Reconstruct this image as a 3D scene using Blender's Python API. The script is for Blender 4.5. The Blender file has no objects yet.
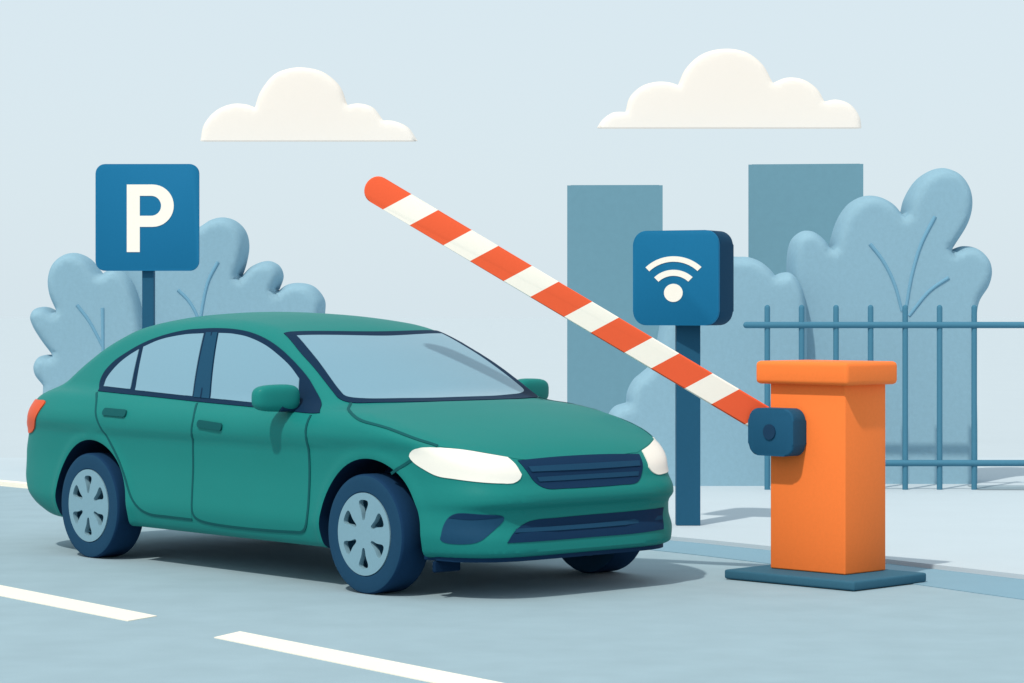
import bpy, bmesh, math, random
import numpy as np
from mathutils import Vector, Matrix
from mathutils.bvhtree import BVHTree
from mathutils.geometry import delaunay_2d_cdt

random.seed(7)
scene = bpy.context.scene
COL = scene.collection

# ------------------------------------------------------------------ helpers
def lin(c):
    c /= 255.0
    return c / 12.92 if c <= 0.04045 else ((c + 0.055) / 1.055) ** 2.4

def mat(name, rgb, rough=0.6, spec=0.3, coat=0.0, grain=0.05, gscale=60.0, bump=0.0, trans=0.0, stain=0.0, metal=0.0):
    """paint / plaster / foliage: base colour with a fine speckle and faint broad mottling"""
    m = bpy.data.materials.new(name); m.use_nodes = True
    nt = m.node_tree; N = nt.nodes; L = nt.links
    b = N['Principled BSDF']; out = N['Material Output']
    b.inputs['Roughness'].default_value = rough
    b.inputs['Specular IOR Level'].default_value = spec
    b.inputs['Coat Weight'].default_value = coat
    b.inputs['Coat Roughness'].default_value = 0.12
    b.inputs['Metallic'].default_value = metal
    tc = N.new('ShaderNodeTexCoord')
    no = N.new('ShaderNodeTexNoise'); no.inputs['Scale'].default_value = gscale; no.inputs['Detail'].default_value = 5; no.inputs['Roughness'].default_value = 0.75
    L.new(tc.outputs['Object'], no.inputs['Vector'])
    mr = N.new('ShaderNodeMapRange'); mr.inputs['From Min'].default_value = 0.3; mr.inputs['From Max'].default_value = 0.7
    mr.inputs['To Min'].default_value = 1 - grain; mr.inputs['To Max'].default_value = 1 + grain
    L.new(no.outputs['Fac'], mr.inputs['Value'])
    n2 = N.new('ShaderNodeTexNoise'); n2.inputs['Scale'].default_value = gscale / 45; n2.inputs['Detail'].default_value = 4
    L.new(tc.outputs['Object'], n2.inputs['Vector'])
    m2 = N.new('ShaderNodeMapRange'); m2.inputs['From Min'].default_value = 0.3; m2.inputs['From Max'].default_value = 0.7
    m2.inputs['To Min'].default_value = 1 - grain * 0.6 - stain; m2.inputs['To Max'].default_value = 1 + grain * 0.6
    L.new(n2.outputs['Fac'], m2.inputs['Value'])
    mu = N.new('ShaderNodeMath'); mu.operation = 'MULTIPLY'
    L.new(mr.outputs['Result'], mu.inputs[0]); L.new(m2.outputs['Result'], mu.inputs[1])
    mx = N.new('ShaderNodeVectorMath'); mx.operation = 'SCALE'
    mx.inputs[0].default_value = rgb
    L.new(mu.outputs[0], mx.inputs['Scale'])
    L.new(mx.outputs[0], b.inputs['Base Color'])
    if bump:
        bp = N.new('ShaderNodeBump'); bp.inputs['Strength'].default_value = bump; bp.inputs['Distance'].default_value = 0.01
        L.new(no.outputs['Fac'], bp.inputs['Height']); L.new(bp.outputs['Normal'], b.inputs['Normal'])
    if trans:
        tr = N.new('ShaderNodeBsdfTranslucent'); L.new(mx.outputs[0], tr.inputs['Color'])
        ms = N.new('ShaderNodeMixShader'); ms.inputs[0].default_value = trans
        L.new(b.outputs[0], ms.inputs[1]); L.new(tr.outputs[0], ms.inputs[2]); L.new(ms.outputs[0], out.inputs['Surface'])
    m['nodes'] = 1
    return m

def link(name, me, m=None, parent=None, loc=None):
    o = bpy.data.objects.new(name, me); COL.objects.link(o)
    if m is not None and me is not None: me.materials.append(m)
    if parent is not None: o.parent = parent
    if loc is not None: o.location = loc
    return o

def obj_bm(name, bm, m, parent=None, loc=None, smooth=None):
    bmesh.ops.recalc_face_normals(bm, faces=bm.faces)
    me = bpy.data.meshes.new(name); bm.to_mesh(me); bm.free()
    if smooth is not None:
        for p in me.polygons: p.use_smooth = True
        me.set_sharp_from_angle(angle=math.radians(smooth))
    return link(name, me, m, parent, loc)

def empty(name, loc=(0, 0, 0), rz=0.0):
    o = bpy.data.objects.new(name, None); COL.objects.link(o)
    o.location = loc; o.rotation_euler = (0, 0, rz); o.empty_display_size = 0.2
    return o

def tag(o, label, cat, group=None):
    o['label'] = label; o['category'] = cat
    if group: o['group'] = group
    return o

def structure(o, kind='structure'):
    o['kind'] = kind; return o

def box_bm(x0, x1, y0, y1, z0, z1, bev=0.0, seg=3, bm=None):
    own = bm if bm is not None else bmesh.new()
    vs = [own.verts.new(p) for p in ((x0,y0,z0),(x1,y0,z0),(x1,y1,z0),(x0,y1,z0),(x0,y0,z1),(x1,y0,z1),(x1,y1,z1),(x0,y1,z1))]
    fs = [own.faces.new([vs[i] for i in q]) for q in ((0,3,2,1),(4,5,6,7),(0,1,5,4),(1,2,6,5),(2,3,7,6),(3,0,4,7))]
    if bev:
        es = list({e for f in fs for e in f.edges})
        bmesh.ops.bevel(own, geom=es, offset=bev, segments=seg, profile=0.5, affect='EDGES')
    return own

def prism_bm(poly, d0, d1, bev=0.0, seg=3, bm=None, axis='y'):
    """closed outline in (x,z) pushed from y=d0 to y=d1"""
    own = bm if bm is not None else bmesh.new()
    mk = (lambda p, d: (p[0], d, p[1])) if axis == 'y' else (lambda p, d: (p[0], p[1], d))
    a = [own.verts.new(mk(p, d0)) for p in poly]; b = [own.verts.new(mk(p, d1)) for p in poly]
    n = len(poly)
    fa = own.faces.new(a); fb = own.faces.new(b[::-1])
    sides = [own.faces.new((a[i], b[i], b[(i+1) % n], a[(i+1) % n])) for i in range(n)]
    if bev:
        bmesh.ops.bevel(own, geom=list(fa.edges) + list(fb.edges), offset=bev, segments=seg, profile=0.5, affect='EDGES')
    return own

def round_rect(x0, x1, z0, z1, r, n=8):
    pts = []
    for cx, cz, a0 in ((x1-r, z1-r, 0), (x0+r, z1-r, 90), (x0+r, z0+r, 180), (x1-r, z0+r, 270)):
        for i in range(n+1):
            a = math.radians(a0 + 90*i/n); pts.append((cx + r*math.cos(a), cz + r*math.sin(a)))
    return pts

def lathe_bm(profile, n=64, axis='y'):
    """profile: (radius, along) list, open or closed, spun around the axis"""
    bm = bmesh.new(); rings = []
    for r, d in profile:
        ring = []
        for i in range(n):
            a = 2*math.pi*i/n
            p = (r*math.cos(a), d, r*math.sin(a)) if axis == 'y' else (r*math.cos(a), r*math.sin(a), d)
            ring.append(bm.verts.new(p))
        rings.append(ring)
    for a, b in zip(rings[:-1], rings[1:]):
        for i in range(n):
            j = (i+1) % n; bm.faces.new((a[i], a[j], b[j], b[i]))
    return bm

def cap_ring(bm, n, first=True, last=True):
    bm.verts.ensure_lookup_table()
    if first: bm.faces.new([bm.verts[i] for i in range(n)])
    if last: bm.faces.new([bm.verts[i] for i in range(len(bm.verts)-n, len(bm.verts))])
    return bm

def catmull(pts, closed=True, step=0.02, corners=()):
    """smooth curve through pts; indices in corners stay sharp"""
    P = [np.array(p, float) for p in pts]; n = len(P); out = []
    for i in range(n if closed else n-1):
        a, b = P[i], P[(i+1) % n]
        p0 = P[(i-1) % n] if (closed or i > 0) else 2*a - b
        p3 = P[(i+2) % n] if (closed or i+2 < n) else 2*b - a
        d = max(np.linalg.norm(b-a), 1e-9)
        def tang(q0, q1, q2):
            d0 = max(np.linalg.norm(q1-q0), 1e-9)**0.5; d1 = max(np.linalg.norm(q2-q1), 1e-9)**0.5
            return ((q1-q0)/d0 - (q2-q0)/(d0+d1) + (q2-q1)/d1)
        s = d**0.5
        t0 = (b-a) if i in corners else tang(p0, a, b)*s
        t1 = (b-a) if (i+1) % n in corners else tang(a, b, p3)*s
        k = max(1, int(math.ceil(d/step)))
        for j in range(k):
            t = j/k
            h = (2*t**3-3*t**2+1, t**3-2*t**2+t, -2*t**3+3*t**2, t**3-t**2)
            out.append(h[0]*a + h[1]*t0 + h[2]*b + h[3]*t1)
    if not closed: out.append(P[-1])
    return [tuple(p) for p in out]

def inside(poly, X, Y):
    r = np.zeros(X.shape, bool); n = len(poly); j = n-1
    for i in range(n):
        xi, yi = poly[i]; xj, yj = poly[j]
        if yi != yj:
            c = ((yi > Y) != (yj > Y)) & (X < (xj-xi)*(Y-yi)/(yj-yi) + xi)
            r ^= c
        j = i
    return r

def edge_dist(poly, X, Y):
    D = np.full(X.shape, 1e9); n = len(poly)
    for i in range(n):
        ax, ay = poly[i]; bx, by = poly[(i+1) % n]
        dx, dy = bx-ax, by-ay; l = dx*dx+dy*dy
        t = np.clip(((X-ax)*dx + (Y-ay)*dy)/max(l, 1e-12), 0, 1)
        D = np.minimum(D, np.hypot(X-ax-t*dx, Y-ay-t*dy))
    return D

def fill(poly, step, holes=(), rings=()):
    """triangles inside an outline: returns (points2d, faces, number of outline points)"""
    P = np.array(poly); x0, y0 = P.min(0); x1, y1 = P.max(0)
    gx, gy = np.meshgrid(np.arange(x0, x1, step), np.arange(y0, y1, step*0.866))
    gx = gx + (np.arange(gx.shape[0]) % 2)[:, None]*step/2
    gx, gy = gx.ravel(), gy.ravel()
    k = inside(poly, gx, gy); gx, gy = gx[k], gy[k]
    if len(gx):
        k = edge_dist(poly, gx, gy) > (max(rings)*1.25 if rings else step*0.55); gx, gy = gx[k], gy[k]
    for d in rings:
        Q = np.roll(P, -1, 0)-np.roll(P, 1, 0); Q /= np.maximum(np.hypot(Q[:,0], Q[:,1]), 1e-12)[:,None]
        for sg in (1, -1):
            rx, ry = P[:,0]-sg*Q[:,1]*d, P[:,1]+sg*Q[:,0]*d
            k = inside(poly, rx, ry); rx, ry = rx[k], ry[k]
            if len(rx): k = edge_dist(poly, rx, ry) > d*.93; gx, gy = np.concatenate([gx, rx[k]]), np.concatenate([gy, ry[k]])
    loops = [list(poly)]
    for h in holes:
        loops.append(list(h))
        if len(gx):
            k = (~inside(h, gx, gy)) & (edge_dist(h, gx, gy) > step*0.4); gx, gy = gx[k], gy[k]
    pts, edges = [], []
    for lp in loops:
        s = len(pts); pts += lp; edges += [(s+i, s+(i+1) % len(lp)) for i in range(len(lp))]
    pts += list(zip(gx.tolist(), gy.tolist()))
    v, e, f, _, _, _ = delaunay_2d_cdt([Vector(p) for p in pts], edges, [], 1, 1e-6)
    v = [(p.x, p.y) for p in v]
    if holes:
        cx = np.array([sum(v[i][0] for i in t)/len(t) for t in f]); cy = np.array([sum(v[i][1] for i in t)/len(t) for t in f])
        bad = np.zeros(len(f), bool)
        for h in holes: bad |= inside(h, cx, cy)
        f = [t for t, b in zip(f, bad) if not b]
    return v, [list(t) for t in f]

def puffy(outline, depth, radius, step, name, m, parent=None, loc=None):
    """a rounded solid with the given front outline (x,z): full depth reached `radius` inside the edge"""
    v, f = fill(outline, step, (), [radius*q for q in (.03, .12, .28, .5, .78)])
    X = np.array([p[0] for p in v]); Y = np.array([p[1] for p in v])
    d = np.minimum(edge_dist(outline, X, Y)/radius, 1.0)
    h = np.where(d*radius < 1e-5, 0.0, depth*np.sqrt(np.maximum(0, 1-(1-d)**2)))
    bm = bmesh.new()
    A = [bm.verts.new((x, -hh, y)) for x, y, hh in zip(X, Y, h)]
    B = [a if hh < 1e-4 else bm.verts.new((x, hh, y)) for a, x, y, hh in zip(A, X, Y, h)]
    for t in f:
        for W, tt in ((A, t), (B, t[::-1])):
            try: bm.faces.new([W[i] for i in tt])
            except ValueError: pass
    return obj_bm(name, bm, m, parent, loc, smooth=80)

def tube(pts, r, name, m, parent=None, n=8, taper=1.0, cap=True):
    bm = bmesh.new(); P = [Vector(p) for p in pts]; rings = []
    for i, p in enumerate(P):
        t = (P[min(i+1, len(P)-1)] - P[max(i-1, 0)]).normalized()
        a = t.cross(Vector((0, 1, 0.03))).normalized(); b = t.cross(a)
        rr = r*(1 + (taper-1)*i/(len(P)-1))
        rings.append([bm.verts.new(p + rr*(math.cos(2*math.pi*k/n)*a + math.sin(2*math.pi*k/n)*b)) for k in range(n)])
    for a, b in zip(rings[:-1], rings[1:]):
        for k in range(n): bm.faces.new((a[k], a[(k+1) % n], b[(k+1) % n], b[k]))
    bm.faces.new(rings[0][::-1]); bm.faces.new(rings[-1])
    return obj_bm(name, bm, m, parent, smooth=50)
# ------------------------------------------------------------------ the car: body surface
def pchip(knots):
    x = np.array([k[0] for k in knots], float); y = np.array([k[1] for k in knots], float)
    h = np.diff(x); dl = np.diff(y)/h; n = len(x); d = np.zeros(n)
    for i in range(1, n-1):
        if dl[i-1]*dl[i] > 0:
            w1 = 2*h[i]+h[i-1]; w2 = h[i]+2*h[i-1]; d[i] = (w1+w2)/(w1/dl[i-1]+w2/dl[i])
    d[0], d[-1] = dl[0], dl[-1]
    def f(q):
        q = np.clip(q, x[0], x[-1]); i = np.clip(np.searchsorted(x, q)-1, 0, n-2)
        t = (q-x[i])/h[i]
        return (2*t**3-3*t**2+1)*y[i] + (t**3-2*t**2+t)*h[i]*d[i] + (-2*t**3+3*t**2)*y[i+1] + (t**3-t**2)*h[i]*d[i+1]
    return f

WB = 1.346; AX = 0.32; ARCH = 0.402
deck = pchip([(-2.5,.97),(-2.3,1.02),(-2.1,1.05),(-1.85,1.065),(-1.3,1.06),(-.3,1.02),(.5,1.02),(.9,1.03),(1.2,1.012),(1.45,.965),(1.7,.90),(1.9,.83),(2.05,.755),(2.15,.69),(2.3,.58)])
sidew = pchip([(.12,.80),(.20,.85),(.27,.882),(.36,.90),(.46,.892),(.6,.884),(.75,.893),(.84,.917),(.868,.914),(.97,.868),(1.05,.83),(1.2,.78)])
frontx = pchip([(.12,2.02),(.20,2.09),(.25,2.16),(.31,2.155),(.40,2.122),(.455,2.126),(.515,2.172),(.54,2.170),(.62,2.126),(.72,2.10),(.8,2.06),(1.0,1.95),(1.2,1.9)])
rearx = pchip([(.12,1.98),(.22,2.10),(.30,2.26),(.38,2.345),(.48,2.38),(.60,2.38),(.75,2.335),(.90,2.285),(1.0,2.23),(1.2,2.1)])
roofz = pchip([(-2.4,.90),(-2.2,1.02),(-2.0,1.14),(-1.8,1.26),(-1.55,1.38),(-1.3,1.458),(-1.0,1.495),(-.65,1.505),(-.3,1.495),(0,1.468),(.23,1.422),(.5,1.315),(.8,1.165),(1.05,1.03),(1.3,.89),(1.6,.72)])
crown = pchip([(-2.4,.08),(-1.5,.08),(-.6,.065),(.1,.052),(.5,.055),(1.2,.09)])
cabw = pchip([(-2.4,.66),(-2.0,.72),(-1.5,.785),(-.8,.812),(0,.812),(.6,.80),(.9,.785),(1.3,.74)])

def smax(a, b, k):
    h = np.clip(0.5 + 0.5*(a-b)/k, 0, 1); return b + (a-b)*h + k*h*(1-h)

def body_field(x, y, z):
    w = np.abs(y)
    W = sidew(z)
    for ax in (-WB, WB):
        r = np.hypot(x-ax, z-AX); W = W + 0.010*np.exp(-((r-ARCH-.015)/.035)**2)*(z > .1)
    front = x > 0
    xe = np.where(front, frontx(z), rearx(z)); n = np.where(front, 6.0, 9.0)
    s = ((w/W)**n + (np.abs(x)/xe)**n)**(1/n)
    d = (s-1)*0.9
    top = z - (deck(x) - 0.05*(w/.8)**2)
    lo = smax(d, top*0.95, 0.055)
    lo = smax(lo, (0.215 - z) + 0.0*x, 0.03)
    e = 1e-3
    sl = (roofz(x+e)-roofz(x-e))/(2*e)
    g1 = (z - (roofz(x) - crown(x)*(w/.65)**2))/np.sqrt(1+sl**2)
    g2 = (w - (cabw(x) - 0.40*(z-1.0) - 0.22*np.maximum(z-1.0, 0)**2))*0.92
    g = smax(g1, g2, 0.07)
    g = smax(g, .8 - z, .02)
    return -smax(-lo, -g, 0.05)

def surface_net(field, lo, hi, h):
    n = [int(math.ceil((b-a)/h))+1 for a, b in zip(lo, hi)]
    ax = [a + h*np.arange(k) for a, k in zip(lo, n)]
    X, Y, Z = np.meshgrid(*ax, indexing='ij')
    V = field(X, Y, Z); S = V < 0
    c = np.zeros((n[0]-1, n[1]-1, n[2]-1), int)
    sl = lambda i, m: slice(i, m-1+i)
    for i in (0, 1):
        for j in (0, 1):
            for k in (0, 1): c += S[sl(i, n[0]), sl(j, n[1]), sl(k, n[2])]
    act = (c > 0) & (c < 8)
    idx = np.full(act.shape, -1); I = np.argwhere(act); idx[act] = np.arange(len(I))
    P = np.array(lo) + h*(I+0.5)
    for it in range(6):
        e = h*0.1
        f0 = field(P[:,0], P[:,1], P[:,2])
        g = np.stack([field(P[:,0]+e, P[:,1], P[:,2])-f0, field(P[:,0], P[:,1]+e, P[:,2])-f0, field(P[:,0], P[:,1], P[:,2]+e)-f0], 1)/e
        q = np.maximum((g**2).sum(1), .05)
        st = g*(f0/q)[:,None]; m = np.abs(st).max(1); st *= np.minimum(1, .5*h/np.maximum(m, 1e-9))[:,None]
        P = P - st
    F = []
    for a in range(3):
        s0 = [slice(None)]*3; s1 = [slice(None)]*3; s0[a] = slice(0, -1); s1[a] = slice(1, None)
        E = S[tuple(s0)] != S[tuple(s1)]; L = np.argwhere(E)
        b, cc = (a+1) % 3, (a+2) % 3
        ok = (L[:,b] > 0) & (L[:,cc] > 0) & (L[:,b] < n[b]-1) & (L[:,cc] < n[cc]-1); L = L[ok]
        flip = S[tuple(L.T)]
        q = []
        for db, dc in ((0,0),(1,0),(1,1),(0,1)):
            M = L.copy(); M[:,b] -= db; M[:,cc] -= dc; q.append(idx[tuple(M.T)])
        Q = np.stack(q, 1); Q[~flip] = Q[~flip][:, ::-1]; F.append(Q)
    return P, np.concatenate(F)

def body_mesh(h=0.02):
    P, F = surface_net(body_field, (-2.48,-1.0,.14), (2.30,1.0,1.58), h)
    me = bpy.data.meshes.new('body'); me.from_pydata(P.tolist(), [], F.tolist()); me.update()
    bm = bmesh.new(); bm.from_mesh(me); bmesh.ops.recalc_face_normals(bm, faces=bm.faces); bm.to_mesh(me); bm.free()
    return me
# ------------------------------------------------------------------ camera, light, sky
EYE = 1.515; FPX = 2562.0; HORIZON = 310.15
cam = bpy.data.cameras.new('camera'); cam_o = bpy.data.objects.new('camera', cam); COL.objects.link(cam_o)
cam.sensor_width = 36; cam.lens = FPX/1024*36; cam.clip_start = 0.1; cam.clip_end = 20000
cam.shift_y = (HORIZON-341.5)/1024
cam_o.location = (0, 0, EYE); cam_o.rotation_euler = (math.radians(90), 0, 0)
scene.camera = cam_o

SUN_EL, SUN_AZ = math.radians(53), math.atan2(-0.87, -0.49)      # direction towards the sun, measured from +X
sd = Vector((math.cos(SUN_EL)*math.cos(SUN_AZ), math.cos(SUN_EL)*math.sin(SUN_AZ), math.sin(SUN_EL)))
sun = bpy.data.lights.new('sun', 'SUN'); sun.energy = 2.75; sun.angle = math.radians(1.5); sun.color = (1, .945, .85)
sun_o = bpy.data.objects.new('sun', sun); COL.objects.link(sun_o); sun_o.rotation_euler = sd.to_track_quat('Z', 'Y').to_euler()
sun_o.location = (-20, -15, 40)
world = bpy.data.worlds.new('World'); scene.world = world; world.use_nodes = True
wn = world.node_tree; bg = wn.nodes['Background']
sky = wn.nodes.new('ShaderNodeTexSky'); sky.sky_type = 'NISHITA'; sky.sun_disc = False
sky.sun_elevation = SUN_EL; sky.sun_rotation = math.pi/2 - SUN_AZ
sky.air_density = 1.0; sky.dust_density = 2.0; sky.ozone_density = 1.0
# thin even veil of high haze over the blue
veil = wn.nodes.new('ShaderNodeMix'); veil.data_type = 'RGBA'; veil.inputs['Factor'].default_value = 0.9
veil.inputs['B'].default_value = (7.35, 8.53, 9.15, 1)
wn.links.new(sky.outputs[0], veil.inputs['A']); wn.links.new(veil.outputs['Result'], bg.inputs['Color'])
bg.inputs['Strength'].default_value = 0.1
vs = scene.view_settings; vs.view_transform = 'Standard'; vs.look = 'None'; vs.exposure = 0; vs.gamma = 1; vs.use_curve_mapping = False
# ------------------------------------------------------------------ paints
def A(r, g, b, k=1.0):
    return (lin(r)*k, lin(g)*k, lin(b)*k)

M = {
 'green':   mat('car_green', A(32,138,132,.75), .5, .08, .03, grain=.03, gscale=90),
 'seam':    mat('seam_green', A(18,82,84), .7, .08, grain=.03),
 'trim':    mat('navy_trim', A(22,54,84,.66), .6, .06, grain=.04),
 'pillar':  mat('slate_pillar', A(33,82,112,.72), .6, .06, grain=.04),
 'glass':   mat('pale_glass', A(141,183,203,.70), .14, .2, grain=.015),
 'mesh':    mat('grille_navy', A(22,54,86,.8), .6, .06, grain=.04),
 'slat':    mat('grille_slat', A(32,74,104,.8), .6, .06, grain=.04),
 'lamp':    mat('headlamp_white', A(253,246,235,.86), .35, .2, grain=.01),
 'tail':    mat('tail_orange', A(226,88,44,.88), .4, .12, grain=.02),
 'tyre':    mat('tyre_navy', A(30,72,102,.78), .75, .12, grain=.05),
 'tread':   mat('tread_shaded_navy', A(24,56,88,.9), .85, .06, grain=.05),  # darker than the sidewall: shade on the tread put into the colour
 'rim':     mat('rim_silver', A(136,174,190,.78), .5, .2, grain=.03),
 'hole':    mat('barrel_slate', A(62,118,146), .6, .2, grain=.03),  # slate of the wheel barrel behind the rim holes
 'pan':     mat('floor_pan', A(150,172,184), .9, .05),  # made pale to bounce light onto the road under the car
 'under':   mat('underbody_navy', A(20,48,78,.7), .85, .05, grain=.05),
 'road':    mat('road_asphalt', A(172,197,208,.725), .9, .15, grain=.05, gscale=140, bump=.15, stain=.02),
 'gutter':  mat('gutter_concrete', A(146,184,203,.715), .85, .15, grain=.04, gscale=110, bump=.1),
 'pave':    mat('pavement_slab', A(217,230,238,.71), .9, .1, grain=.02, gscale=80),
 'ground':  mat('ground_pale', A(217,228,235,.69), .95, .05, grain=.015, gscale=3),
 'paint':   mat('road_paint', A(255,245,228,.90), .7, .2, grain=.02, gscale=90),
 'strip':   mat('grey_strip', A(184,206,217,.60), .9, .1, grain=.03),
 'leaf':    mat('bush_foliage', A(151,187,204,1.0), .95, .03, grain=.05, gscale=26, trans=.2),
 'twig':    mat('bush_twig', A(116,162,186,.95), .9, .05, grain=.04),
 'tower':   mat('tower_wall', A(114,156,173,.84), .9, .05, grain=.03, gscale=1.2),
 'tower2':  mat('tower_roof', A(113,161,181,.8), .9, .05, grain=.03, gscale=1.2),
 'fence':   mat('fence_paint', A(75,130,156,.84), .6, .08, grain=.04),
 'post':    mat('post_navy', A(39,92,122,.86), .6, .08, grain=.04),
 'sign':    mat('sign_blue', A(30,114,157,.9), .6, .06, grain=.03),
 'case':    mat('case_shaded_navy', A(24,68,98,.8), .6, .03, grain=.04),  # darker than the front panel: shade of the flank painted in
 'white':   mat('marking_white', A(255,245,232,.96), .6, .06, grain=.01),
 'orange':  mat('cabinet_orange', A(251,127,61,1.0), .55, .06, grain=.03, gscale=50),
 'hub':     mat('hub_navy', A(36,88,119,.9), .6, .06, grain=.04),
 'bolt':    mat('bolt_navy', A(24,62,94,.8), .6, .2, grain=.03),
 'plate':   mat('plate_slate', A(58,104,126,.85), .7, .08, grain=.05),
 'cloud':   mat('cloud_vapour', A(255,247,239,.95), 1, 0, grain=.005, gscale=.3, trans=.35),
}

def at(px, py, D):
    return Vector(((px-512)*D/FPX, D, EYE-(py-HORIZON)*D/FPX))

# ------------------------------------------------------------------ the setting: ground, road, pavement
ROAD_O = Vector((-1.0117, 15.28, 0)); TH = math.radians(41.9617)
RF = Vector((math.sin(TH), -math.cos(TH), 0)); RR = Vector((-math.cos(TH), -math.sin(TH), 0))
def rd(x, w, z=0.0):
    p = ROAD_O + x*RF + w*RR; return (p.x, p.y, z)

def strip(name, left, right, z, m, thick=0.0):
    bm = bmesh.new()
    a = [bm.verts.new(rd(x, w, z)) for x, w in left]; b = [bm.verts.new(rd(x, w, z)) for x, w in right]
    for i in range(len(a)-1): bm.faces.new((a[i], a[i+1], b[i+1], b[i]))
    if thick:
        r = bmesh.ops.extrude_face_region(bm, geom=list(bm.faces))
        bmesh.ops.translate(bm, verts=[v for v in r['geom'] if isinstance(v, bmesh.types.BMVert)], vec=(0, 0, -thick))
    bmesh.ops.recalc_face_normals(bm, faces=bm.faces)
    if not thick and bm.faces[:][0].normal.z < 0: bmesh.ops.reverse_faces(bm, faces=bm.faces)
    return structure(obj_bm2(name, bm, m))
def obj_bm2(name, bm, m):
    me = bpy.data.meshes.new(name); bm.to_mesh(me); bm.free(); return link(name, me, m)

XS = [-70, -40, -20] + [-12 + .5*i for i in range(49)] + [16, 24, 34]
kerb_w = pchip([(-70,-2.1),(-12,-2.1),(-7.2,-2.03),(-3.5,-2.34),(.26,-2.56),(3.27,-2.29),(6,-1.95),(34,1.5)])
gutt_w = pchip([(-70,-2.09),(-12,-2.09),(-7,-2.08),(-3,-2.1),(.84,-1.99),(3.87,-1.48),(6,-1.1),(34,3)])
PZ = 0.03
# far ground: the site stands on a terrace, the city plain lies lower behind it
bm = bmesh.new()
ys = [-60, -20, 0, 10, 20, 26, 32, 45, 70, 100, 140, 220, 400, 900, 2000, 6000]
def gz(y): 
    t = min(max((y-27)/105, 0), 1); return -0.05 - 15.5*(t*t*(3-2*t))
xs = [-4000, -800, -200, -60, -20, 0, 20, 60, 200, 800, 4000]
V = [[bm.verts.new((x, y, gz(y))) for x in xs] for y in ys]
for i in range(len(ys)-1):
    for j in range(len(xs)-1): bm.faces.new((V[i][j], V[i][j+1], V[i+1][j+1], V[i+1][j]))
bmesh.ops.recalc_face_normals(bm, faces=bm.faces)
structure(obj_bm2('ground', bm, M['ground']))
strip('road', [(x, 14.0) for x in XS], [(x, float(gutt_w(x))-.02) for x in XS], 0.0, M['road'])
strip('gutter', [(x, float(gutt_w(x))) for x in XS if x > -7.5], [(x, float(kerb_w(x))-.03) for x in XS if x > -7.5], 0.004, M['gutter'], thick=.006)
# pavement: from the kerb line back to the edge of the terrace
def back_w(x):
    # where the line across the road at x reaches the depth y = 25.8
    return min(float(kerb_w(x))-1.0, -(25.8 - ROAD_O.y + x*math.cos(TH))/math.sin(TH))
XP = [x for x in XS if x > -13]
strip('pavement', [(x, float(kerb_w(x))) for x in XP], [(x, back_w(x)) for x in XP], PZ, M['pave'], thick=.07)
XK = [x for x in XS if -13 < x < -2.4]
strip('kerb', [(x, float(kerb_w(x))+.012) for x in XK], [(x, float(kerb_w(x))-.11) for x in XK], PZ+.008, M['paint'], thick=.05)
# broken lane line on the road
for a, b, c, d in (((-9.5,1.30),(1.443,2.298),(1.519,2.518),(-9.5,1.62)), ((2.215,2.353),(9.5,3.02),(9.5,3.27),(2.314,2.572))):
    bm = bmesh.new(); n = 24
    ra = [bm.verts.new(rd(a[0]+(b[0]-a[0])*i/n, a[1]+(b[1]-a[1])*i/n, .004)) for i in range(n+1)]
    rb = [bm.verts.new(rd(d[0]+(c[0]-d[0])*i/n, d[1]+(c[1]-d[1])*i/n, .004)) for i in range(n+1)]
    for i in range(n): bm.faces.new((ra[i], ra[i+1], rb[i+1], rb[i]))
    bmesh.ops.recalc_face_normals(bm, faces=bm.faces)
    if bm.faces[:][0].normal.z < 0: bmesh.ops.reverse_faces(bm, faces=bm.faces)
    r = bmesh.ops.extrude_face_region(bm, geom=list(bm.faces))
    bmesh.ops.translate(bm, verts=[q for q in r['geom'] if isinstance(q, bmesh.types.BMVert)], vec=(0, 0, -.006)); bmesh.ops.recalc_face_normals(bm, faces=bm.faces)
    structure(obj_bm2('lane_marking', bm, M['paint']))
# pale grey walkway strip behind the fence
def gd(py, z): return FPX*(EYE-z)/(py-HORIZON)
bm = bmesh.new(); z = PZ+.004
bm.faces.new([bm.verts.new(q) for q in ((3.85, gd(489.6, z), z), (9, gd(490.4, z), z), (9, gd(485.6, z), z), (3.85, gd(485.2, z), z))])
structure(obj_bm2('path', bm, M['strip']))

# ------------------------------------------------------------------ city blocks on the lower plain
def tower(label, x0, x1, ytop, D, deep):
    a, b = at(x0, ytop, D), at(x1, ytop, D); zb = gz(D)-.5
    t = empty('tower_block', ((a.x+b.x)/2*(D+deep/2)/D, D+deep/2, zb), -math.atan2((a.x+b.x)/2, D)); tag(t, label, 'building', 'tower blocks on the skyline')
    hw = (b.x-a.x)/2; h = a.z-zb
    obj_bm('wall', box_bm(-hw, hw, -deep/2, deep/2, 0, h), M['tower'], t)
    obj_bm('roof', box_bm(-hw+.4, hw-.4, -deep/2+.4, deep/2-.4, h+.002, h+.05), M['tower2'], t)
    return t
tower('shorter plain grey-blue tower block left of the wireless reader', 567.2, 662.6, 185.3, 300, 10)
tower('taller plain grey-blue tower block rising behind the bushes and fence', 748.6, 862.8, 164.2, 310, 12)

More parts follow.
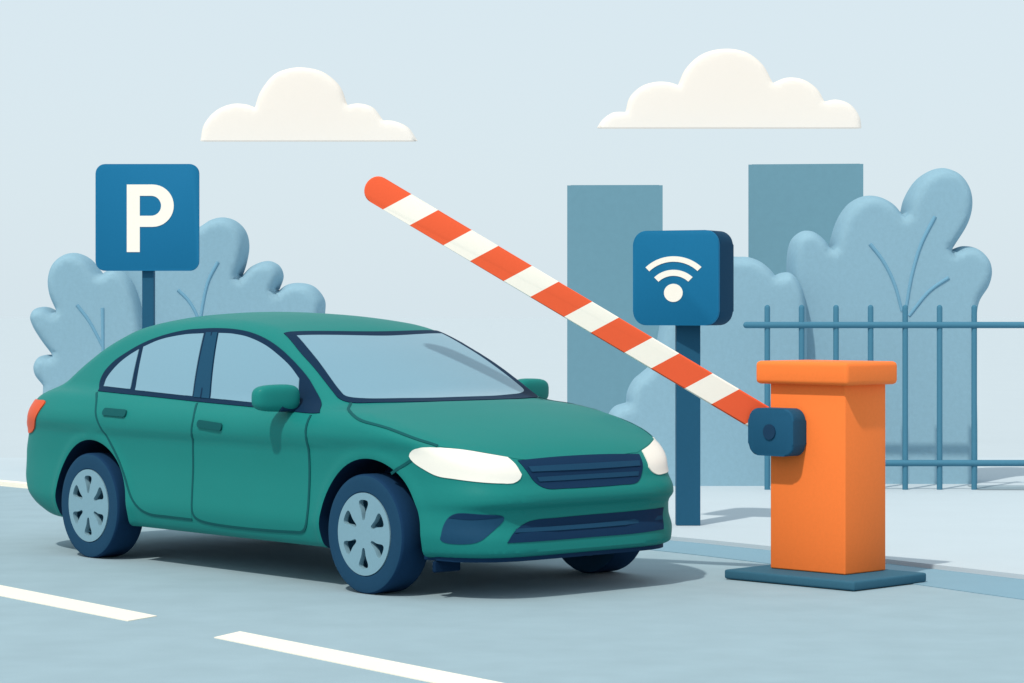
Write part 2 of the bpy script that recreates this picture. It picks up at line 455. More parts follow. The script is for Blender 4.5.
# ------------------------------------------------------------------ clouds
def cloud(label, pts, corners, D):
    c = [at(p[0], p[1], D) for p in pts]; mx = sum(p.x for p in c)/len(c); mz = min(p.z for p in c)
    q = [(p.x-mx, p.z-mz) for p in c]
    out = catmull(q, False, 9.0, corners) + [(q[-1][0], -60.0), (q[0][0], -60.0)]
    o = puffy(out, 32.0, 18.0, 14.0, 'cloud', M['cloud'], None, (mx, D, mz))
    b = bmesh.new(); b.from_mesh(o.data)
    r = bmesh.ops.bisect_plane(b, geom=b.verts[:]+b.edges[:]+b.faces[:], plane_co=(0, 0, 0), plane_no=(0, 0, -1), clear_outer=True)
    bmesh.ops.holes_fill(b, edges=[e for e in r['geom_cut'] if isinstance(e, bmesh.types.BMEdge)]); b.to_mesh(o.data); b.free()
    return tag(o, label, 'cloud', 'clouds in the sky')
cloud('smaller white flat-bottomed cloud above the parking sign and car',
      [(200.5,141),(204,125),(215.8,111),(232.2,104),(246.2,104.4),(255,107.4),(260.3,92.2),(274.4,74.6),(290.8,68.3),(304.8,67.6),(323.6,72.3),(340,86.3),(347.5,105),(358.7,103.4),(372.8,107.4),(383.3,120.3),(393.9,121),(408,127.3),(417.8,141)],
      (0, 5, 12, 15, 18), 8000)
cloud('larger white flat-bottomed cloud above the tower blocks and wireless reader',
      [(596.8,128),(602.3,119.8),(613.2,112.5),(625.5,111.9),(629.6,97.4),(642,86),(657,81.8),(669.3,82.4),(678,85.1),(685.7,68.7),(702.1,54.2),(724,48.8),(745.9,52.3),(762.3,64.6),(772.7,83),(786.9,77.7),(803.3,79.7),(817,89.2),(824.3,101.5),(836.1,99.6),(849.8,104.3),(859.3,116.6),(861.3,128)],
      (0, 3, 8, 14, 18, 22), 8100)

# ------------------------------------------------------------------ bushes
def bush(label, pts, corners, D, twigs, depth=.31):
    c = [at(p[0], p[1], D) for p in pts]; mx = sum(p.x for p in c)/len(c)
    t = empty('bush', (mx, D, PZ)); tag(t, label, 'bush', 'rounded bushes along the pavement')
    out = catmull([(p.x-mx, p.z-PZ) for p in c], True, .022, corners)
    puffy(out, depth, .085, .036, 'foliage', M['leaf'], t)
    for tw in twigs:
        q = [at(p[0], p[1], D-depth) for p in tw]
        q = catmull([(p.x-mx, p.z-PZ) for p in q], False, .04)
        tube([(x, -depth+.006, z) for x, z in q], .019, 'branch', M['twig'], t, taper=.85)
    return t
bush('pale blue rounded bush left of the parking sign post, behind the car boot',
     [(44,530),(44,400),(45,385.5),(37,375),(35.3,365.7),(39.8,357),(47.7,354.6),(54.3,355.1),(42.4,339.3),(34.5,326),(31.9,316.9),(35.8,309),(46.4,306.8),(58.3,311.6),(51.1,294.4),(49.6,278.6),(54.3,264),(64.9,254.9),(76.7,253),(89.9,258.8),(103.1,274.6),(118,268),(134,280),(148,330),(150,430),(150,530)],
     (0, 1, 2, 7, 13, 20, 25), 24.0, [[(77,305),(89,321),(103,347)], [(102.6,308),(102.8,328),(103,352)]])
bush('taller pale blue rounded bush behind the car roof, right of the parking sign',
     [(100,530),(98,380),(97,300),(103,275),(112,268),(130,255),(150,256),(170,245),(182,236),(200.7,226.7),(212.1,219.7),(224.4,217.4),(236.7,221.4),(245.5,231),(248.9,245.1),(246.4,262.7),(242,276.7),(252.5,266.2),(268.3,260.9),(278.9,265.3),(283.3,275.9),(278.5,291.1),(287.7,284.6),(300,282.9),(314,286.4),(324.5,299.6),(324.9,312.7),(320,340),(322,430),(322,530)],
     (0, 6, 16, 21, 29), 24.2, [[(178,290),(188,300),(197,316),(199,326)], [(218,262),(208,282),(201,316),(199.5,330)]])
bush('low pale blue bush behind the wireless reader post, without visible branches',
     [(606,530),(605,440),(608.5,414.4),(614.7,406.4),(625.9,402.4),(627.1,392),(633.4,379.5),(642,372),(652,362),(658,335),(664,300),(676,272),(695,256),(715,252),(734.1,256.5),(747.8,257.1),(760,261.7),(769.6,269.4),(774.6,275.4),(780.6,272.9),(790,273),(802,290),(806,400),(806,530)],
     (0, 4, 18, 23), 21.95, [])
bush('tallest pale blue bush with long branches behind the railing and orange barrier',
     [(786,530),(786,400),(787,300),(788.2,250.2),(792.9,237.9),(802.5,231.1),(812,231.6),(823,239.3),(829.3,247.5),(832.5,233.8),(839.4,216),(850.3,202.4),(864,196.1),(877.7,196.9),(891.3,203.8),(900.9,214.7),(905,198.3),(915.9,180.5),(929.6,170.9),(941.9,168.2),(957,173.7),(967.4,187.3),(970.6,203.8),(966.5,222.9),(950.1,250.2),(962.4,246.1),(976.1,248.9),(987,259.8),(990,272.1),(987,285.8),(977,303),(974.5,330),(975.5,430),(975.5,530)],
     (0, 8, 15, 24, 33), 22.2, [[(870,244),(883,261),(894,283),(902,311)], [(935,216.6),(921,244.8),(912,275),(907,303),(905,316)], [(948.8,277.6),(929.6,291),(909,316)]])

# ------------------------------------------------------------------ railing
FD = 21.2
def zpx(py, D): return EYE-(py-HORIZON)*D/FPX
fence = empty('metal_railing', (at(870, 400, FD).x, FD, PZ)); tag(fence, 'dark blue metal railing behind the orange barrier, with upright bars between two rails', 'railing')
fx = fence.location.x
def fbar(px):
    bm = bmesh.new(); x = at(px, 0, FD).x-fx; r = .0235; h = zpx(304.8, FD)-PZ
    prof = [(r, 0), (r, h-r)] + [(r*math.cos(math.radians(a)), h-r+r*math.sin(math.radians(a))) for a in (25, 50, 72)] + [(.001, h)]
    b = lathe_bm(prof, 16, 'z'); 
    o = obj_bm('picket', b, M['fence'], fence, (x, 0, 0), smooth=60); return o
for px in (767.3, 801.6, 836, 870.6, 905.2, 939.6, 974.2): fbar(px)
for px in (1078, 1112.5, 1147): fbar(px)
for y0, y1, xa in ((321.8, 328.2, 743), (459.8, 466.2, 772)):
    zc = (zpx(y0, FD)+zpx(y1, FD))/2-PZ; r = (zpx(y0, FD)-zpx(y1, FD))/2
    xa_, xb_ = at(xa, 0, FD).x-fx, at(1150, 0, FD).x-fx
    prof = [(.001, xa_)] + [(r*math.sin(math.radians(a)), xa_+r-r*math.cos(math.radians(a))) for a in (20, 45, 70, 90)] + [(r, xb_), (.001, xb_)]
    b = lathe_bm(prof, 16, 'z'); bmesh.ops.rotate(b, verts=b.verts, matrix=Matrix.Rotation(math.pi/2, 3, 'Y'))
    obj_bm('rail', b, M['fence'], fence, (0, -.012, zc), smooth=60)

# ------------------------------------------------------------------ parking sign
SD = 21.3; s0 = at(148.1, 0, SD)
sign = empty('parking_sign', (s0.x, SD, PZ), math.radians(-1.0)); tag(sign, 'square blue parking sign with white letter P on a slim post behind the car', 'parking sign')
k = SD/FPX
sx = lambda px: (px-148.1)*k
szz = lambda py: zpx(py, SD)-PZ
panel = obj_bm('sign_panel', prism_bm(round_rect(sx(96.4), sx(199.8), szz(270.9), szz(164.3), 9.5*k), -.05, -.012, .003, 2), M['sign'], sign, smooth=40)
# the letter: stem, bowl and counter
def arc(cx, cz, rx, rz, a0, a1, n=18): return [(cx+rx*math.cos(math.radians(a0+(a1-a0)*i/n)), cz+rz*math.sin(math.radians(a0+(a1-a0)*i/n))) for i in range(n+1)]
zt, zb_, zm = szz(184.8), szz(252.2), szz(227.1)
outer = [(sx(127.8), zt), (sx(127.8), zb_), (sx(140.8), zb_), (sx(140.8), zm)] + arc(sx(153.6), (zt+zm)/2, sx(174.8)-sx(153.6), (zt-zm)/2, -90, 90)
ct, cb = szz(196.1), szz(216.0)
hole = [(sx(140.8), ct), (sx(140.8), cb)] + arc(sx(152.2), (ct+cb)/2, sx(162.1)-sx(152.2), (ct-cb)/2, -90, 90)
def plate_bm(outline, holes, d0, d1, step):
    v, f = fill(outline, step, holes); bm = bmesh.new()
    a = [bm.verts.new((x, d0, z)) for x, z in v]
    for t in f:
        try: bm.faces.new([a[i] for i in t])
        except ValueError: pass
    r = bmesh.ops.extrude_face_region(bm, geom=list(bm.faces))
    bmesh.ops.translate(bm, verts=[q for q in r['geom'] if isinstance(q, bmesh.types.BMVert)], vec=(0, d1-d0, 0))
    return bm
obj_bm('letter', plate_bm(outer, [hole], -.054, -.0495, .06), M['white'], panel)
sp = obj_bm('post', box_bm(sx(142.2), sx(153.9), -.011, .075, 0, szz(175), .006, 2), M['post'], sign)

# ------------------------------------------------------------------ wireless reader
RD = FPX*(EYE-PZ)/(525-HORIZON); r0 = at(687.8, 0, RD)
YAW = math.radians(-25)
reader = empty('wireless_reader', (r0.x, RD, PZ)); tag(reader, 'blue rounded wireless reader box with white signal symbol on a thick navy post', 'access reader')
k = RD/FPX; rz = lambda py: zpx(py, RD)-PZ
obj_bm('post', box_bm(-12.0*k, 12.0*k, -.06, .06, 0, rz(300), .004, 2), M['post'], reader)
W2 = 41.2*k/math.cos(YAW); dep = 17.4*k/abs(math.sin(YAW))
zc = (rz(231)+rz(325.3))/2; hz = (rz(231)-rz(325.3))/2
# box local frame turned by YAW about z so that its right flank shows
Rm = Matrix.Rotation(YAW, 4, 'Z'); 
ctr = Vector(((683.7-687.8)*k, 0, 0)); 
def turned(bm):
    bmesh.ops.transform(bm, matrix=Matrix.Translation(ctr) @ Rm @ Matrix.Translation((0, -dep/2, 0)), verts=bm.verts); return bm
R_ = 14*k
case = obj_bm('housing', turned(prism_bm(round_rect(-W2, W2, zc-hz, zc+hz, R_), .012, dep, .02, 4)), M['case'], reader, smooth=40)
face = obj_bm('front_panel', turned(prism_bm(round_rect(-W2, W2, zc-hz, zc+hz, R_), -.016, .0115, .004, 2)), M['sign'], reader, smooth=40)
kk = k/math.cos(YAW)
lx = lambda px: (px-676.7)*kk
def band(cx, cz, r0_, r1_, half, n=26):
    a = [(cx+r1_*math.sin(math.radians(t))/math.cos(YAW), cz+r1_*math.cos(math.radians(t))) for t in np.linspace(-half, half, n)]
    b = [(cx+r0_*math.sin(math.radians(t))/math.cos(YAW), cz+r0_*math.cos(math.radians(t))) for t in np.linspace(half, -half, n)]
    return a+b
cx = lx(674.9); cz = rz(293)
obj_bm('signal_dot', turned(prism_bm(arc(cx, cz, 9*kk, 9*k, 0, 360, 40)[:-1], -.020, -.0155)), M['white'], face)
obj_bm('signal_arc', turned(prism_bm(band(lx(674.9), rz(296.7), 20.6*k, 26.6*k, 44), -.020, -.0155)), M['white'], face)
obj_bm('signal_arc', turned(prism_bm(band(lx(674.9), rz(295.5), 33.4*k, 38.8*k, 44), -.020, -.0155)), M['white'], face)

# ------------------------------------------------------------------ barrier
C0 = Vector((1.833, 14.10, 0)); PT = .056
bar = empty('parking_barrier', (1.833, 14.48, 0)); tag(bar, 'orange parking barrier cabinet on a dark plate with raised red and white arm', 'parking barrier')
L_ = Vector((-.7071, .7071, 0)); B_ = Vector((.7071, .7071, 0)); N_ = Vector((-.7071, -.7071, 0))
# cabinet frame: u along the left face, v along the right face, from the front corner
def cab(bm):
    m = Matrix(((L_.x, B_.x, 0, C0.x-bar.location.x), (L_.y, B_.y, 0, C0.y-bar.location.y), (0, 0, 1, 0), (0, 0, 0, 1)))
    bmesh.ops.transform(bm, matrix=m, verts=bm.verts); return bm
ZC = 1.098
obj_bm('base_plate', cab(box_bm(-.235, .678, -.228, .435, .004, PT, .012, 3)), M['plate'], bar, smooth=35)
obj_bm('cabinet', cab(box_bm(0, .53, 0, .373, PT+.001, ZC+.01, .009, 3)), M['orange'], bar, smooth=35)
obj_bm('cap', cab(box_bm(-.055, .598, -.055, .418, ZC+.002, 1.229, .026, 5)), M['orange'], bar, smooth=35)
bm = prism_bm(round_rect(.268, .592, .700, .966, .068), -.12, -.003, .012, 4)
hub = obj_bm('hub', cab(bm), M['hub'], bar, smooth=40)
bm = prism_bm(arc(.435, .834, .043, .043, 0, 360, 40)[:-1], -.128, -.1195, .002, 2)
obj_bm('bolt', cab(bm), M['bolt'], hub, smooth=40)
# arm: a flat beam standing in an upright plane, its root held by the hub
AD = 14.475; k = AD/FPX
root = at(762, 210.2+.5925*(762-409.8), AD); tipc = at(366.5, 210.2+.5925*(366.5-409.8)-1.0, AD)
d = (tipc-root); Ls = math.hypot(d.x, d.z); e = (d.x/Ls, d.z/Ls); nn = (-e[1], e[0])
hw = 13.9*k
if nn[1] < 0: nn = (-nn[0], -nn[1])
poly2 = [(0, -hw), (Ls-hw*.9, -hw)] + [(Ls-hw*.9+hw*.9*math.sin(math.radians(a)), -hw*math.cos(math.radians(a))) for a in range(12, 180, 12)] + [(Ls-hw*.9, hw), (0, hw)]
poly = [(e[0]*s+nn[0]*t, e[1]*s+nn[1]*t) for s, t in poly2]
am = mat('arm_paint', (1, 1, 1), .6, .06, grain=.012); nt = am.node_tree
pb = nt.nodes['Principled BSDF']; src = pb.inputs['Base Color'].links[0].from_node
tcn = nt.nodes.new('ShaderNodeTexCoord'); dt = nt.nodes.new('ShaderNodeVectorMath'); dt.operation = 'DOT_PRODUCT'
nv = Vector((15.6, 0, -29)).normalized(); dt.inputs[1].default_value = nv
ph = at(437.2, 210.7, AD)-root; period = 60.0*k
ad = nt.nodes.new('ShaderNodeMath'); ad.operation = 'SUBTRACT'; ad.inputs[1].default_value = ph.dot(nv) - 20*period
dv = nt.nodes.new('ShaderNodeMath'); dv.operation = 'DIVIDE'; dv.inputs[1].default_value = period
fr = nt.nodes.new('ShaderNodeMath'); fr.operation = 'FRACT'
lt = nt.nodes.new('ShaderNodeMath'); lt.operation = 'LESS_THAN'; lt.inputs[1].default_value = .558
mxr = nt.nodes.new('ShaderNodeMix'); mxr.data_type = 'RGBA'
mxr.inputs['A'].default_value = (*A(255,245,232,.96), 1); mxr.inputs['B'].default_value = (*A(240,97,60,1.0), 1)
nt.links.new(tcn.outputs['Object'], dt.inputs[0]); nt.links.new(dt.outputs['Value'], ad.inputs[0]); nt.links.new(ad.outputs[0], dv.inputs[0])
nt.links.new(dv.outputs[0], fr.inputs[0]); nt.links.new(fr.outputs[0], lt.inputs[0]); nt.links.new(lt.outputs[0], mxr.inputs['Factor'])
nt.links.new(mxr.outputs['Result'], src.inputs[0])
arm = obj_bm('arm', prism_bm(poly, -.025, .025, .008, 3), am, bar, root-bar.location, smooth=40)
# ------------------------------------------------------------------ the parked car
car = empty('parked_car', (ROAD_O.x, ROAD_O.y, 0), TH-math.pi/2)
tag(car, 'green four-door saloon car with white headlights stopped on the road before the barrier', 'car')
raw = body_mesh()
tb = bmesh.new(); tb.from_mesh(raw); SKIN = BVHTree.FromBMesh(tb); tb.free()
S2 = math.sqrt(.5)

def cast(frame, s, t, sg):
    if frame == 'side':  o, dr = (s, sg*3, t), (0, -sg, 0)
    elif frame == 'front': o, dr = (4, -s, t), (-1, 0, 0)
    elif frame == 'top': o, dr = (s, t, 3), (0, 0, -1)
    elif frame == 'fc':  o, dr = (S2*(s+5), sg*S2*(5-s), t), (-S2, -sg*S2, 0)
    elif frame == 'rc':  o, dr = (-S2*(s+5), sg*S2*(5-s), t), (S2, -sg*S2, 0)
    elif frame == 'roll':
        a = t/.9; o, dr = (s, 3*math.sin(a), .45+3*math.cos(a)), (0, -math.sin(a), -math.cos(a))
    h = SKIN.ray_cast(Vector(o), Vector(dr))
    if h[0] is None: h = SKIN.find_nearest(Vector(o)+Vector(dr)*3.0)
    return h[0], h[1]

def patch(name, outline, frame, m, parent, sg=-1, off=.004, thick=.012, step=.03, smooth=True):
    """a panel that follows the body skin inside the outline, proud of it by `off`, with edges going into the skin"""
    v, f = fill(outline, step); nb = len(outline)
    hits = [cast(frame, s, t, sg) for s, t in v]
    bm = bmesh.new()
    top = [bm.verts.new(p + n*off) for p, n in hits]
    flip = None
    for t in f:
        if flip is None:
            a, b, c = (hits[i][0] for i in t); flip = (b-a).cross(c-a).dot(hits[t[0]][1]) < 0
        try: bm.faces.new([top[i] for i in (t[::-1] if flip else t)])
        except ValueError: pass
    rim = [e for e in bm.edges if len(e.link_faces) == 1]
    low = {}
    nrm = {top[i]: hits[i] for i in range(len(v))}
    for e in rim:
        for q in e.verts:
            if q not in low: p, n = nrm[q]; low[q] = bm.verts.new(p - n*thick)
    for e in rim:
        l = e.link_loops[0]; a, b = l.vert, l.link_loop_next.vert
        bm.faces.new((b, a, low[a], low[b]))
    me = bpy.data.meshes.new(name); bm.to_mesh(me); bm.free()
    for p in me.polygons: p.use_smooth = True
    me.set_sharp_from_angle(angle=math.radians(50))
    return link(name, me, m, parent)

def ribbon(name, pts, width, m, parent, off=.004, step=.03, sg=-1):
    """a narrow band along 3-D points (x, w, z) pulled onto the skin"""
    P = catmull(pts, False, step)
    bm = bmesh.new(); rows = []
    H = [SKIN.find_nearest(Vector((x, sg*w, z)))[:2] for x, w, z in P]
    for i, (p, n) in enumerate(H):
        t = (H[min(i+1, len(H)-1)][0]-H[max(i-1, 0)][0]).normalized(); sdv = t.cross(n).normalized()*width/2
        a, b = p+sdv, p-sdv
        a = SKIN.find_nearest(a); b = SKIN.find_nearest(b)
        rows.append([bm.verts.new(a[0]-a[1]*.004), bm.verts.new(a[0]+a[1]*off), bm.verts.new(b[0]+b[1]*off), bm.verts.new(b[0]-b[1]*.004)])
    for r, q in zip(rows[:-1], rows[1:]):
        for j in range(3): bm.faces.new((r[j], r[j+1], q[j+1], q[j]))
    for r in (rows[0], rows[-1]): bm.faces.new(r)
    return obj_bm(name, bm, m, parent, smooth=50)

# body shell with the four wheel wells cut out; the wells become parts of their own
cut = bmesh.new()
for x in (-WB, WB):
    for s in (-1, 1):
        b = lathe_bm([(ARCH, .56*s), (ARCH, 1.1*s)], 72); cap_ring(b, 72)
        bmesh.ops.translate(b, verts=b.verts, vec=(x, 0, AX)); bmesh.ops.recalc_face_normals(b, faces=b.faces)
        tmp = bpy.data.meshes.new('t'); b.to_mesh(tmp); b.free(); cut.from_mesh(tmp); bpy.data.meshes.remove(tmp)
cm = bpy.data.meshes.new('cut'); cut.to_mesh(cm); cut.free()
co = link('cutter', cm, M['under']); bo = link('shell', raw, M['green'])
md = bo.modifiers.new('wells', 'BOOLEAN'); md.operation = 'DIFFERENCE'; md.solver = 'EXACT'; md.object = co; md.material_mode = 'TRANSFER'
dg = bpy.context.evaluated_depsgraph_get(); ev = bpy.data.meshes.new_from_object(bo.evaluated_get(dg))
bpy.data.objects.remove(bo); bpy.data.objects.remove(co)
ui = [i for i, q in enumerate(ev.materials) if q == M['under']]; ui = ui[0] if ui else 1
def carve(keep, name, m, smooth=True):
    b = bmesh.new(); b.from_mesh(ev)
    bmesh.ops.delete(b, geom=[f for f in b.faces if not keep(f)], context='FACES')
    for f in b.faces: f.material_index = 0
    me = bpy.data.meshes.new(name); b.to_mesh(me); b.free()
    for p in me.polygons: p.use_smooth = smooth
    me.set_sharp_from_angle(angle=math.radians(40))
    return link(name, me, m, car)
carve(lambda f: f.material_index != ui, 'body', M['green'])
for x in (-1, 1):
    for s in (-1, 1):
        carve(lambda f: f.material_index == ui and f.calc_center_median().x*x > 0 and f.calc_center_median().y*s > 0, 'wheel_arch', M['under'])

def cm2(pts, corners, step=.02): return catmull(pts, True, step, corners)
TRIM = [(-1.398,1.015),(-1.452,1.064),(-1.448,1.126),(-1.385,1.193),(-1.278,1.251),(-1.133,1.31),(-.967,1.355),(-.741,1.392),(-.554,1.403),(-.429,1.406),(-.256,1.402),(-.075,1.385),(.1,1.351),(.261,1.303),(.42,1.239),(.622,1.14),(.738,1.064),(.837,.994),(.905,.951),(.839,.947),(.27,.964),(-.352,.981),(-.804,.997)]
QUARTER = [(-1.374,1.043),(-1.38,1.086),(-1.348,1.137),(-1.292,1.19),(-1.212,1.238),(-1.135,1.272),(-1.055,1.033)]
RGLASS = [(-1.095,1.288),(-.946,1.332),(-.706,1.365),(-.519,1.373),(-.381,1.007),(-.994,1.028)]
PILLAR = [(-.50,1.380),(-.385,1.381),(-.205,.998),(-.365,1.003)]
FGLASS = [(-.367,1.376),(-.218,1.372),(-.054,1.354),(.139,1.311),(.3,1.256),(.442,1.197),(.565,1.13),(.605,1.052),(.668,.972),(.229,.986),(-.19,1.0)]
RDOOR = [(-1.395,1.008),(-1.325,.966),(-1.262,.877),(-1.186,.773),(-1.071,.649),(-.967,.511),(-.888,.389),(-.812,.333),(-.716,.305),(-.509,.300),(-.275,.298),(-.267,.415),(-.267,.704),(-.235,.893),(-.295,.972)]
FDOOR = [(-.295,.972),(-.235,.893),(-.267,.704),(-.267,.415),(-.253,.329),(-.201,.299),(.7,.289),(.782,.298),(.823,.338),(.836,.612),(.843,.938)]
HEADL = [(.568,.747),(.585,.778),(.634,.793),(.72,.793),(.851,.782),(.979,.76),(1.084,.74),(1.125,.705),(1.158,.654),(1.15,.632),(1.119,.612),(1.05,.613),(.935,.622),(.817,.636),(.723,.649),(.654,.679),(.592,.716)]
FOG = [(.744,.34),(.757,.392),(.784,.435),(.824,.457),(.949,.455),(1.066,.442),(1.072,.427),(1.013,.364),(.936,.311),(.764,.305),(.74,.32)]
TAILL = [(1.03,.80),(.985,.90),(.955,.938),(.84,.943),(.755,.94),(.742,.922),(.765,.86),(.835,.775),(.90,.738),(.985,.738)]

def handle(parent, x0, x1, z0, z1, sg):
    n = 10; r = .021; pts = arc(x1-r, z1, r, r, -90, 90, n)+arc(x0+r, z0, r, r, 90, 270, n)
    return patch('handle', pts, 'side', M['seam'], parent, sg, .014, .004, .02)

for sg in (-1, 1):
    xyz = lambda pts: [(cast('side', x, z, sg)[0].x, abs(cast('side', x, z, sg)[0].y), z) for x, z in pts]
    rd_ = patch('rear_door', cm2(RDOOR, (0, 10, 14)), 'side', M['green'], car, sg, .0025, .004, .03)
    fd_ = patch('front_door', cm2(FDOOR, (0, 10)), 'side', M['green'], car, sg, .0025, .004, .03)
    ribbon('door_gap', xyz(RDOOR[:11]), .0155, M['seam'], rd_, sg=sg)
    ribbon('door_gap', xyz(FDOOR), .0155, M['seam'], fd_, sg=sg, off=.0045)
    handle(rd_, -1.184, -.930, .896, .892, sg); handle(fd_, -.176, .066, .858, .848, sg)
    tr = patch('window_trim', cm2(TRIM, (0, 18)), 'side', M['trim'], car, sg, .005, .01, .03)
    patch('pillar', cm2(PILLAR, (0, 1, 2, 3)), 'side', M['pillar'], car, sg, .009, .002, .04)
    patch('pillar_seam', [(-.448,1.381),(-.436,1.381),(-.283,1.0),(-.295,1.0)], 'side', M['trim'], car, sg, .0105, .002, .04)
    patch('side_window', cm2(QUARTER, (0, 5, 6)), 'side', M['glass'], car, sg, .009, .003, .03)
    patch('side_window', cm2(RGLASS, (0, 3, 4, 5)), 'side', M['glass'], car, sg, .009, .003, .03)
    patch('side_window', cm2(FGLASS, (0, 6, 8, 10)), 'side', M['glass'], car, sg, .009, .003, .03)
    patch('headlight', cm2(HEADL, (6, 8)), 'fc', M['lamp'], car, sg, .006, .012, .02)
    if sg < 0:
      fg = patch('fog_recess', cm2(FOG, (), .015), 'fc', M['slat'], car, sg, .003, .012, .02)
      patch('fog_top_patch', cm2([(.787,.434),(.826,.4555),(.949,.4535),(1.062,.441),(.99,.433),(.90,.427)], (0, 3), .015), 'fc', M['mesh'], fg, sg, .006, .006, .02)  # darker patch along the top of the fog recess
    patch('tail_light', cm2(TAILL, ()), 'rc', M['tail'], car, sg, .008, .012, .02)
    ribbon('fender_gap', xyz([(1.70,.745),(1.60,.690),(1.522,.650)]), .0155, M['seam'], car, sg=sg)
    # door mirror: rounded shell, its glass facing the rear, on a short foot
    bm = bmesh.new(); bmesh.ops.create_cube(bm, size=1.0)
    bmesh.ops.subdivide_edges(bm, edges=bm.edges[:], cuts=7, use_grid_fill=True)
    for v in bm.verts:
        p = v.co*2; r_ = lambda q: (abs(q.x)**3.4+abs(q.y)**3.4+abs(q.z)**3.4)**(1/3.4)
        q = p/r_(p); t = .5+.5*q.y
        v.co = Vector((q.x*.062*(1-.15*t) - .03*t, q.y*.138, q.z*.079*(1-.10*t)))
        v.co.y *= sg
    mir = obj_bm('mirror', bm, M['green'], car, (.635, sg*.957, 1.028), smooth=180)
    g = box_bm(-.070, -.058, -.085, .085, -.052, .052, .004, 2)
    obj_bm('mirror_glass', g, M['glass'], mir, (-.004, 0, 0))
    obj_bm('mirror_foot', box_bm(-.04, .04, -.085, .06, -.075, -.03, .012, 2), M['trim'], mir, (0, -sg*.08, 0))

# windscreen and rear window
def sym(h): return h + [(x, -w) for x, w in h[::-1] if w > 1e-6]
WT = [(.335,0),(.325,.15),(.290,.326),(.205,.588),(.45,.652),(.613,.682),(.826,.718),(.900,.724),(.965,.695),(1.05,.553),(1.16,.35),(1.215,.18),(1.228,0)]
WG = [(.400,0),(.388,.15),(.353,.33),(.290,.560),(.55,.622),(.845,.682),(.895,.680),(.965,.59),(1.04,.42),(1.105,.22),(1.125,0)]
WTs = sym(WT); WGs = [(x, w*.945) for x, w in WG] + [(x, -w) for x, w in WG[::-1] if w > 1e-6]
patch('windscreen_trim', cm2(WTs, (3, len(WTs)-3)), 'top', M['trim'], car, 1, .005, .01, .035)
patch('windscreen', cm2(WGs, (3, len(WGs)-3)), 'top', M['glass'], car, 1, .007, .003, .035)
BT = sym([(-1.34,0),(-1.33,.33),(-1.37,.50),(-1.80,.56),(-2.0,.54),(-2.06,.3),(-2.07,0)])
BG = sym([(-1.39,0),(-1.38,.31),(-1.42,.46),(-1.79,.515),(-1.95,.495),(-2.0,.28),(-2.01,0)])
patch('rear_window_trim', cm2(BT, ()), 'top', M['trim'], car, 1, .005, .01, .04)
patch('rear_window', cm2(BG, ()), 'top', M['glass'], car, 1, .010, .003, .04)

# bonnet panel with its gap
HS = [(.965,.700,1.000),(1.066,.796,.974),(1.172,.850,.949),(1.271,.872,.922),(1.467,.862,.888),(1.68,.835,.836),(1.81,.790,.803),(1.90,.715,.790),(1.99,.585,.770),(2.045,.46,.742)]
hood = [(x, .9*math.atan2(w, z-.45)) for x, w, z in HS]
hh = [(1.24, 0.0), (1.225, .17*1.6), (1.17, .34*1.6), (1.06, .545*1.45)] + hood + [(2.062, .9*math.atan2(.3, .29)), (2.066, 0.0)]
hfull = hh + [(x, -t) for x, t in hh[::-1] if t > 1e-6]
hd = patch('bonnet', cm2(hfull, (4, 13, len(hfull)-12, len(hfull)-4), .03), 'roll', M['green'], car, 1, .0025, .004, .035)
for sg in (-1, 1): ribbon('bonnet_gap', HS[:7], .0155, M['seam'], hd, sg=sg, off=.005)

# front face: upper grille, lower intake
GR = [(.445,.727),(.2,.733),(0,.735)]
UG = [(-.448,.724),(-.2,.733),(0,.735),(.2,.733),(.448,.724),(.425,.665),(.385,.605),(.335,.578),(.2,.572),(0,.570),(-.2,.572),(-.335,.578),(-.385,.605),(-.425,.665)]
ug = patch('grille', cm2(UG, (0, 4)), 'front', M['mesh'], car, 1, .004, .012, .025)
for z0, z1, a in ((.664, .690, .40), (.612, .636, .365)):
    patch('grille_bar', [(-a,z0),(-a*.5,z0-.001),(0,z0-.002),(a*.5,z0-.001),(a,z0),(a+.01,z1),(a*.5,z1+.001),(0,z1+.001),(-a*.5,z1+.001),(-a-.01,z1)], 'front', M['slat'], ug, 1, .010, .006, .03)
LG = [(-.560,.312),(-.58,.36),(-.605,.428),(-.40,.424),(-.2,.422),(0,.421),(.2,.418),(.40,.412),(.47,.392),(.548,.345),(.585,.305),(.3,.304),(0,.304),(-.3,.304)]
lg = patch('lower_grille', cm2(LG, (0, 2, 10)), 'front', M['mesh'], car, 1, .004, .012, .025)
patch('grille_bar', [(-.565,.362),(-.25,.349),(0,.348),(.25,.349),(.53,.352),(.515,.372),(.25,.372),(0,.372),(-.25,.374),(-.575,.384)], 'front', M['slat'], lg, 1, .010, .006, .03)

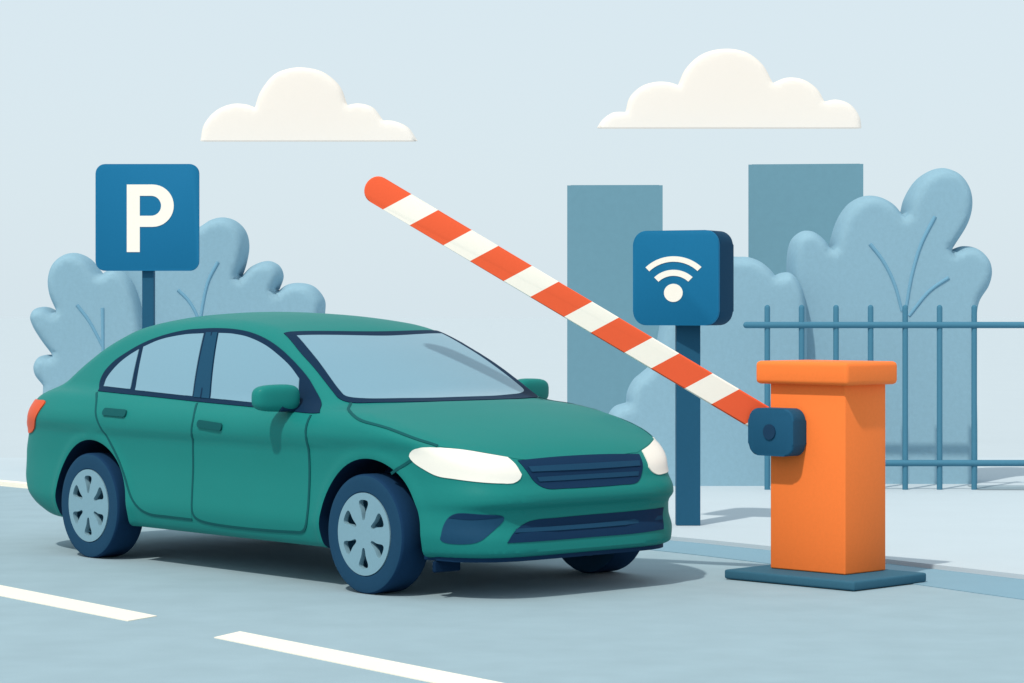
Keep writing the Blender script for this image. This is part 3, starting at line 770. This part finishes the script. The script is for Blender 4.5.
# underside: floor pan, dark lip below the bumper, deflector before the wheel
obj_bm('underbody', box_bm(-2.05, 1.95, -.54, .54, .195, .27, .03, 2), M['pan'], car)
lip = []
for i in range(61):
    w = -.846 + 1.692*i/60; lip.append((2.112*(1-(abs(w)/.858)**6)**(1/6), w))
lip = [p for p in lip if p[0] > 1.70]; lip = [(1.70, lip[0][1])] + lip + [(1.70, lip[-1][1])]
obj_bm('front_lip', prism_bm(lip, .201, .226, .006, 2, axis='z'), M['mesh'], car, smooth=40)
for sg in (-1,):
    obj_bm('air_deflector', box_bm(1.775, 1.80, min(sg*.62, sg*.80), max(sg*.62, sg*.80), .140, .20, .008, 2), M['under'], car)

# wheels
def wheel(x, sg):
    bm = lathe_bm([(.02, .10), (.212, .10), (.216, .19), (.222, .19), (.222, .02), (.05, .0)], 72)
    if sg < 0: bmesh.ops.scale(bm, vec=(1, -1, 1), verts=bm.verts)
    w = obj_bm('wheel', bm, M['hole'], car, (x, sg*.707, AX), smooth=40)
    R = AX
    prof = [(.220,.03),(.222,.012),(.27,.0),(R-.022,.0),(R-.008,.006),(R,.02),(R,.186),(R-.002,.195),(R-.008,.202),(R-.018,.2045),(R-.035,.2055),(.238,.2065),(.228,.2055),(.221,.199),(.219,.15)]
    bm = lathe_bm(prof, 96)
    if sg < 0: bmesh.ops.scale(bm, vec=(1, -1, 1), verts=bm.verts)
    t = obj_bm('tyre', bm, M['tyre'], w, smooth=35); t.data.materials.append(M['tread'])
    for p in t.data.polygons:
        if math.hypot(p.center.x, p.center.z) > R-.009: p.material_index = 1
    holes = []
    for k in range(6):
        a0 = math.radians(90+60*k)
        pl = [(.34,-5),(.34,5),(.55,9.5),(.76,13.5),(.815,11),(.83,0),(.815,-11),(.76,-13.5),(.55,-9.5)]
        holes.append(catmull([(.221*r*math.cos(a0+math.radians(q)), .221*r*math.sin(a0+math.radians(q))) for r, q in pl], True, .008))
    bm = plate_bm(arc(0, 0, .221, .221, 0, 360, 90)[:-1], holes, .178, .2085, .022)
    if sg < 0: bmesh.ops.scale(bm, vec=(1, -1, 1), verts=bm.verts)
    obj_bm('rim', bm, M['rim'], w, smooth=30)
for x in (-WB, WB):
    for sg in (-1, 1): wheel(x, sg)
